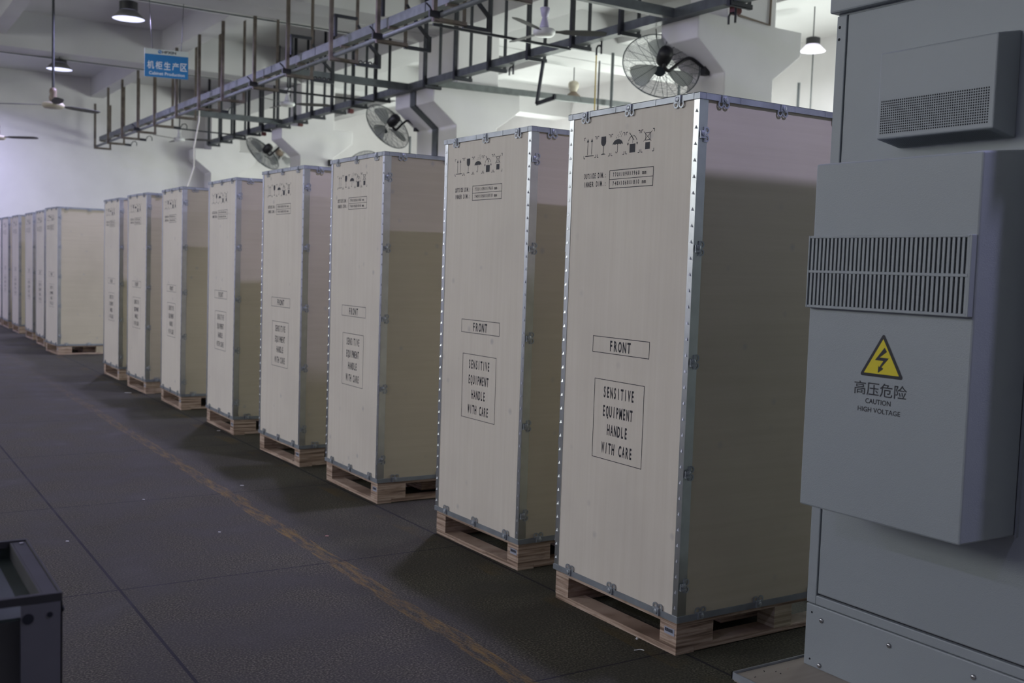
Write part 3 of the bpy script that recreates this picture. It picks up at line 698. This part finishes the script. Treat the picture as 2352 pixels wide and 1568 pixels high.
# things hanging from the column-side track
b = MB().beam((6.85, 10.20, 3.72), (6.85, 10.31, 3.245), .045, .02, (1, 0, 0)); b.beam((6.85, 10.31, 3.25), (6.85, 9.955, 3.275), .045, .02, (1, 0, 0)); b.beam((6.85, 9.955, 3.26), (6.85, 9.955, 3.315), .045, .02, (1, 0, 0))
single(b, 'angle_frame', M['darksteel'], 'dark L-shaped steel frame hanging tilted from the column-side track', 'frame')
for y, z, lab in ((10.82, 3.74, 'black U-shaped hook under the track left of the hanging frame'), (9.10, 3.72, 'black U-shaped hook under the track holding the yellow cord'), (7.13, 3.70, 'black U-shaped hook under the track at the first column')):
    b = MB().tube([(6.81, y - .045, 3.755), (6.81, y - .045, z - .10)], .011, 6); b.tube([(6.81, y - .045, z - .03), (6.81, y - .02, z - .008), (6.81, y + .02, z - .008), (6.81, y + .04, z - .03), (6.81, y + .04, z - .10)], .011, 6)
    single(b, 'pipe_hook', M['black'], lab, 'hook', 'black hooks under the column-side track')
for x, y, z, lab in ((6.845, 15.565, 3.732, 'dark red socket under the track between second and third columns'), (6.845, 17.70, 3.732, 'dark red socket under the track at the third column'), (6.845, 19.57, 3.732, 'dark red socket under the track beyond the third column'), (6.845, 7.13, 3.732, 'dark red socket under the track at the nearest column')):
    b = MB().box(x - .035, x + .035, y - .035, y + .035, z - .045, z + .02); b.lathe([(.03, 0), (.036, .02)], (x, y - .03, z - .02), (0, -1, 0), 10)
    single(b, 'power_socket', M['red'], lab, 'socket', 'red sockets under the column-side track')
b = MB().tube([(4.85, 16.86, 3.76), (4.86, 16.9, 3.5), (4.84, 17.1, 3.1), (4.90, 17.3, 2.8), (4.82, 17.42, 2.45), (4.82, 17.45, 1.2)], .010, 6)
single(b, 'hanging_cable', M['cable'], 'white cable hanging from the aisle-side track behind the crates', 'cable')
single(MB().tube([(6.81, 9.14, 3.64), (6.815, 9.14, 2.4), (6.82, 9.14, .02)], .007, 6), 'yellow_cord', M['ycable'], 'thin yellow cord hanging from a track hook behind the nearest crate', 'cord')
# ------------------------------------------------------------------ conduits on the beams
for y, z, x0_, x1_, lab in ((14.03, ZB + .012, 2.3, 6.6, 'pale cable trunking along the lower edge of the double-column beam'), (19.13, ZB + .012, -3, 6.6, 'pale cable trunking along the lower edge of the third-column beam')):
    b = MB().box(x0_, x1_, y - .022, y + .022, z - .035, z + .03); c = MB()
    o = TH('cable_trunking', lab, 'trunking', ((x0_ + x1_) / 2, y, z)); o.part(b, 'trunking', M['white'])
    o.part(MB().box(x0_, x1_, y - .028, y - .0221, z - .035, z - .018), 'painted_shadow_strip', M['galvdark'])  # dark strip that draws a shadow line along the trunking's lower edge
single(MB().tube([(1.5 + k * .45, 12.775, 4.83 - .10 * math.sin(k * 1.2) ** 2) for k in range(11)], .007, 5), 'loose_wire', M['darksteel'], 'thin dark wire sagging along the face of the double-column beam', 'wire')

# ------------------------------------------------------------------ hanging sign
sx0, sx1, sy = 3.304, 3.849, 13.90
t = TH('hanging_sign', 'blue and white bilingual production-area sign hanging by two wires', 'sign', ((sx0 + sx1) / 2, sy, 3.61))
tl = .019 / .545
def sz(x, z): return z + (x - sx0) * tl
b = MB().prism([(sx0, sy, sz(sx0, 3.603)), (sx1, sy, sz(sx1, 3.603)), (sx1, sy, sz(sx1, 3.952)), (sx0, sy, sz(sx0, 3.952))], (0, .012, 0))
bd = t.part(b, 'board', M['signwhite'])
SP = lambda o_: Print((sx0, sy - o_, 0), (1, 0, tl), (0, 0, 1))
q = SP(.0008); q.poly([(0, 3.603), (.545, 3.603), (.545, 3.886), (0, 3.886)]); t.part(q, 'blue_field', M['signblue'], bd)
q = SP(.0016); w_ = .103
for k, ch in enumerate('\u673a\u67dc\u751f\u4ea7\u533a'): q.text(ch, .032 + k * w_, 3.703, .032 + k * w_ + .084, 3.802, .012)
q.text('Cabinet Production', .055, 3.632, .50, 3.672, .012)
t.part(q, 'lettering', M['signink'], bd)
q = SP(.0016); q.text('HPXIN', .215, 3.904, .390, 3.938, .03)
lg = t.part(q, 'brand_lettering', M['ink'], bd)
q = SP(.0016); q.poly([(.186 + .024 * math.cos(a * PI / 10), 3.9205 + .022 * math.sin(a * PI / 10)) for a in range(20)]); t.part(q, 'logo_disc', M['signblue'], bd)
q = SP(.0022); q.pl([(.170, 3.925), (.182, 3.928), (.190, 3.916), (.203, 3.918)], .006); t.part(q, 'logo_wave', M['signink'], bd)
for xa, xb in ((3.356, 3.40), (3.783, 3.76)): t.part(MB().cyl((xa, sy + .006, ZB), (xb, sy + .006, sz(xb, 3.95)), .004, 6), 'hanging_wire', M['darksteel'])

# ------------------------------------------------------------------ lamps
def bay_lamp(label, c, r, ztop, body, glow, power, col, cups=False, sink=.21):
    x, y, z = c; t = TH('high_bay_lamp', label, 'lamp', c, 'high-bay lamps')
    k = r / .2
    t.part(MB().lathe([(r, 0), (r + .004, .004), ((.112 * k, .10 * k) if not cups else (.052, .13)), ((.10 * k, .105 * k) if not cups else (.045, .132)), ((.095 * k, .1 * k) if not cups else (.042, .128)), (r - .004, .004), (r, 0)], (x, y, z), (0, 0, 1), 32, False), 'reflector', body, smooth=True)
    if cups: t.part(MB().lathe([(.05, .13), (.055, .15), (.07, .165), (.066, .19), (.082, .20), (.085, .26), (.07, .29), (.02, .312)], (x, y, z), (0, 0, 1), 24), 'ballast_housing', M['cream'], smooth=True)
    else: t.part(MB().lathe([(.112 * k, .11 * k), (.112 * k, sink * k), (.06 * k, (sink + .02) * k)], (x, y, z), (0, 0, 1), 24), 'heat_sink', M['black'])
    t.part(MB().lathe([(r - .006, .006), (.001, .012)], (x, y, z), (0, 0, 1), 32), 'diffuser', glow)
    t.part(MB().cyl((x, y, z + (.30 if cups else (sink + .01) * k)), (x, y, ztop), .008, 8), 'cable', M['darksteel'])
    area_light('high_bay_lamp_light', (x, y, z - .01), power, .12, col)
    return t
bay_lamp('glowing bluish high-bay lamp near the hanging sign, left half of ceiling', (3.24, 14.5, 4.40), .205, ZS, M['lampgrey'], M['led'], LAMP_W, LED)
bay_lamp('glowing bluish high-bay lamp under the beam at far left', (3.15, 18.98, 4.365), .205, ZB, M['lampgrey'], M['led'], LAMP_W, LED, sink=.15)
bay_lamp('white glowing high-bay lamp hanging beyond the nearest column', (11.64, 10.54, 4.53), .175, ZS, M['ledwhite'], M['bright'], 70, (.95, .97, 1.0))
bay_lamp('cream-topped high-bay lamp hanging behind the pale cross channel', (10.03, 14.04, 4.07), .175, ZS, M['brown'], M['bright'], 70, (.95, .97, 1.0), True)

# ------------------------------------------------------------------ ceiling fans
def ceiling_fan(label, c, ang, R, hub, cup, cmat, rod):
    x, y, z = c; t = TH('ceiling_fan', label, 'fan', c, 'ceiling fans')
    t.part(MB().lathe([(hub * .25, -.05), (hub * .8, -.045), (hub, -.022), (hub * 1.02, .0), (hub * .9, .02), (hub * .3, .03)], (x, y, z), (0, 0, 1), 28), 'motor', M['cream'] if cmat is M['brown'] else M['white'], smooth=True)
    t.part(MB().cyl((x, y, z + .02), (x, y, ZS), rod, 8), 'down_rod', M['darksteel'])
    h0 = .06
    if cmat is M['brown']: t.part(MB().lathe([(.02, .03), (.045, .05), (.05, .09), (.04, .13), (.048, .16), (.04, .20), (.015, .215)], (x, y, z), (0, 0, 1), 16), 'canopy', cmat, smooth=True)
    else: t.part(MB().lathe([(.048, .035), (.046, .05), (.028, .125), (.022, .135), (.034, .145), (.05, .225), (.046, .23), (.012, .225)], (x, y, z), (0, 0, 1), 18), 'canopy', cmat, smooth=True)
    for k in range(3):
        a = math.radians(ang + 120 * k); d = Vector((math.cos(a), math.sin(a), 0)); s = Vector((-d.y, d.x, -.2)).normalized(); p = Vector(c)
        st = ((.0, .02), (hub + .04, .022), (hub + .10, .05), (hub + .3, .062), (R - .05, .055), (R, .03))
        top = [p + d * r_ + s * w_ for r_, w_ in st]; bot = [p + d * r_ - s * w_ for r_, w_ in st]
        b = MB().prism([q - Vector((0, 0, .006)) for q in top + bot[::-1]], (0, 0, .006)); t.part(b, 'blade', M['fanblade'])
    return t
M['fanblade'] = plain('grey_fan_blade', (.09, .088, .085), .8, 0, .1)
mt, nt, b = new_mat('pale_translucent_fan_blade'); b.inputs['Base Color'].default_value = (.6, .61, .6, 1); b.inputs['Roughness'].default_value = .5
tr = N(nt, 'ShaderNodeBsdfTranslucent'); tr.inputs[0].default_value = (.8, .82, .8, 1); mx_ = N(nt, 'ShaderNodeMixShader'); mx_.inputs[0].default_value = .6
nt.links.new(b.outputs[0], mx_.inputs[1]); nt.links.new(tr.outputs[0], mx_.inputs[2]); nt.links.new(mx_.outputs[0], nt.nodes['Material Output'].inputs[0]); M['wallblade'] = mt
ceiling_fan('brown-capped ceiling fan on a long dark rod at upper left', (2.369, 14.714, 3.235), 147, .70, .135, .05, M['brown'], .016)
ceiling_fan('ceiling fan half cut by the left edge of the photo', (2.28, 19.513, 3.235), -36, .70, .135, .05, M['brown'], .014)
ceiling_fan('ceiling fan with pale cups between the tracks, nearest of the three', (5.958, 8.874, 3.70), -31, .62, .11, .05, M['bulb'], .014)
ceiling_fan('ceiling fan with pale cups between the tracks, middle of the three', (5.939, 15.921, 3.78), -28, .66, .115, .05, M['white'], .012)
ceiling_fan('ceiling fan with pale cups between the tracks, farthest of the three', (5.929, 21.998, 3.745), -30, .68, .115, .05, M['white'], .012)

# ------------------------------------------------------------------ wall fans
def wall_fan(label, c, nimg, mount, R=.375, gm=None, bm_=None, mm=None, arm=True, spokes=18):
    c = Vector(c); view = (c - CAMLOC).normalized(); rr = (view.cross(Vector((0, 0, 1)))).normalized(); uu = rr.cross(view)
    n = (rr * nimg[0] + uu * nimg[1] + view * nimg[2]).normalized()
    gm = gm or M['fanguard']; bm_ = bm_ or M['wallblade']; mm = mm or M['black']
    a = n.cross(Vector((0, 0, 1))).normalized(); b_ = n.cross(a)
    mt = Matrix((a, b_, n)).transposed().to_4x4(); mt.translation = c
    t = TH('wall_fan', label, 'fan', c, 'oscillating wall fans')
    g = MB(); prof = lambda r_, s: (.085 if s > 0 else -.06) * (1 - (r_ / R) ** 2.2)
    for s in (-1, 1):
        for k in range(21):
            r_ = .085 + (R - .085) * k / 20.0
            g.tube([(r_ * math.cos(q * PI / 20), r_ * math.sin(q * PI / 20), prof(r_, s)) for q in range(40)], .0015, 3, True)
        for k in range(spokes):
            th = 2 * PI * k / spokes + (.1 if s > 0 else 0)
            g.tube([(r_ * math.cos(th + .25 * r_), r_ * math.sin(th + .25 * r_), prof(r_, s)) for r_ in (.03, .12, .2, .28, .34, R)], .0024, 4)
    g.tube([(R * math.cos(q * PI / 24), R * math.sin(q * PI / 24), 0) for q in range(48)], .006, 6, True)
    g.lathe([(.06, .082), (.06, .09), (.02, .094)], (0, 0, 0), (0, 0, 1), 16)
    t.part(g.xf(mt), 'guard', gm)
    for k in range(3):
        th = 2 * PI * k / 3 + .5; pts = []
        for rr_, w0, w1 in ((.05, -.2, .35), (.14, -.35, .55), (.24, -.38, .52), (.31, -.3, .40), (.335, -.15, .2)):
            pts.append(((rr_ * math.cos(th + w0), rr_ * math.sin(th + w0), .035), (rr_ * math.cos(th + w1), rr_ * math.sin(th + w1), -.005)))
        bl = MB(); vs = [p for pr_ in pts for p in pr_]; vs2 = [(x, y, z - .003) for x, y, z in vs]; m_ = len(vs)
        fs = [(2 * i, 2 * i + 1, 2 * i + 3, 2 * i + 2) for i in range(4)]; bl.add(vs + vs2, fs + [tuple(q + m_ for q in f[::-1]) for f in fs] + [(0, m_, m_ + 1, 1), (8, 9, m_ + 9, m_ + 8)])
        t.part(bl.xf(mt), 'blade', bm_)
    t.part(MB().lathe([(.04, -.04), (.066, -.06), (.072, -.10), (.072, -.19), (.06, -.225), (.02, -.235)], (0, 0, 0), (0, 0, 1), 18).xf(mt), 'motor', mm, smooth=True)
    if arm:
        mo = Vector(mount); p0 = mt @ Vector((0, 0, -.14)) + Vector((0, 0, -.085)); d = mo - p0
        t.part(MB().tube(smooth_path([p0 + Vector((0, 0, .03)), p0 + Vector((0, 0, -.015)), p0 + d * .12 + Vector((0, 0, -.045)), p0 + d * .35 + Vector((0, 0, .03)), p0 + d * .6 + Vector((0, 0, .09)), p0 + d * .85 + Vector((0, 0, .04)), mo]), .017, 8), 'arm', M['black'], smooth=True)
        t.part(MB().obox(mo, (0, 1, 0), (0, 0, 1), (1, 0, 0), .035, .06, .03), 'wall_bracket', M['black'])
    return t
wall_fan('black wire-guard wall fan on the nearest column, above the largest crate', (6.72, 7.97, 3.335), (-.20, -.62, .76), (7.13, 7.80, 3.33))
wall_fan('black wire-guard wall fan on the double column, above the third crate', (6.70, 13.92, 3.315), (-.58, -.60, .54), (7.15, 13.90, 3.345))
wall_fan('black wire-guard wall fan on the third column, farthest of the dark three', (6.72, 19.25, 3.32), (-.62, -.66, .41), (7.16, 19.05, 3.40))
wall_fan('pale wall fan with brown motor just showing above the third crate', (8.136, 17.907, 3.063), (.45, -.45, .75), (7.76, 18.53, 3.18), gm=M['fanguard'], bm_=M['fanlight'], mm=M['brown'])
wall_fan('pale wall fan half hidden behind the third column fan', (8.80, 23.86, 3.775), (.5, -.5, .7), (8.95, 24.54, 3.9), gm=M['fanlight'], bm_=M['fanlight'], mm=M['brown'])
single(MB().tube([(6.86, 8.24, 3.75), (6.87, 8.22, 3.6), (6.80, 8.10, 3.45)], .006, 5), 'fan_cord', M['darksteel'], 'thin dark cord of the nearest wall fan dropping from the track', 'cord')

# ------------------------------------------------------------------ hanging poles and service line in the neighbouring bay
for x, y, zt_, r_, mt, lab in ((9.615, 12.5, 4.53, .022, 'galvdark', 'grey standing pole behind the nearest crate, left of the black fan'), (9.3, 12.40, 4.36, .012, 'darksteel', 'thin dark standing rod beside the yellow cord'), (10.908, 12.5, 4.41, .022, 'galvdark', 'grey standing pole seen through the nearest fan guard'),
        (12.7, 11.745, 4.377, .022, 'galvdark', 'grey standing pole just left of the grey cabinet top'), (12.7, 11.488, 4.84, .010, 'galvdark', 'thin pale rod just left of the grey cabinet top'), (8.93, 17.6, 3.70, .022, 'galvdark', 'grey standing pole beside the double-column fan')):
    single(MB().cyl((x, y, 0.0), (x, y, zt_), r_, 8), 'standing_pole', M[mt], lab, 'pole', 'standing poles in the bay behind the columns')
# conduit on the nearest column
single(MB().tube([(7.317, 7.575, 3.833), (7.742, 7.575, 3.802), (7.752, 7.575, 4.5)], .012, 6), 'wall_conduit', M['brown'], 'thin brown conduit bent across the face of the nearest column', 'conduit')
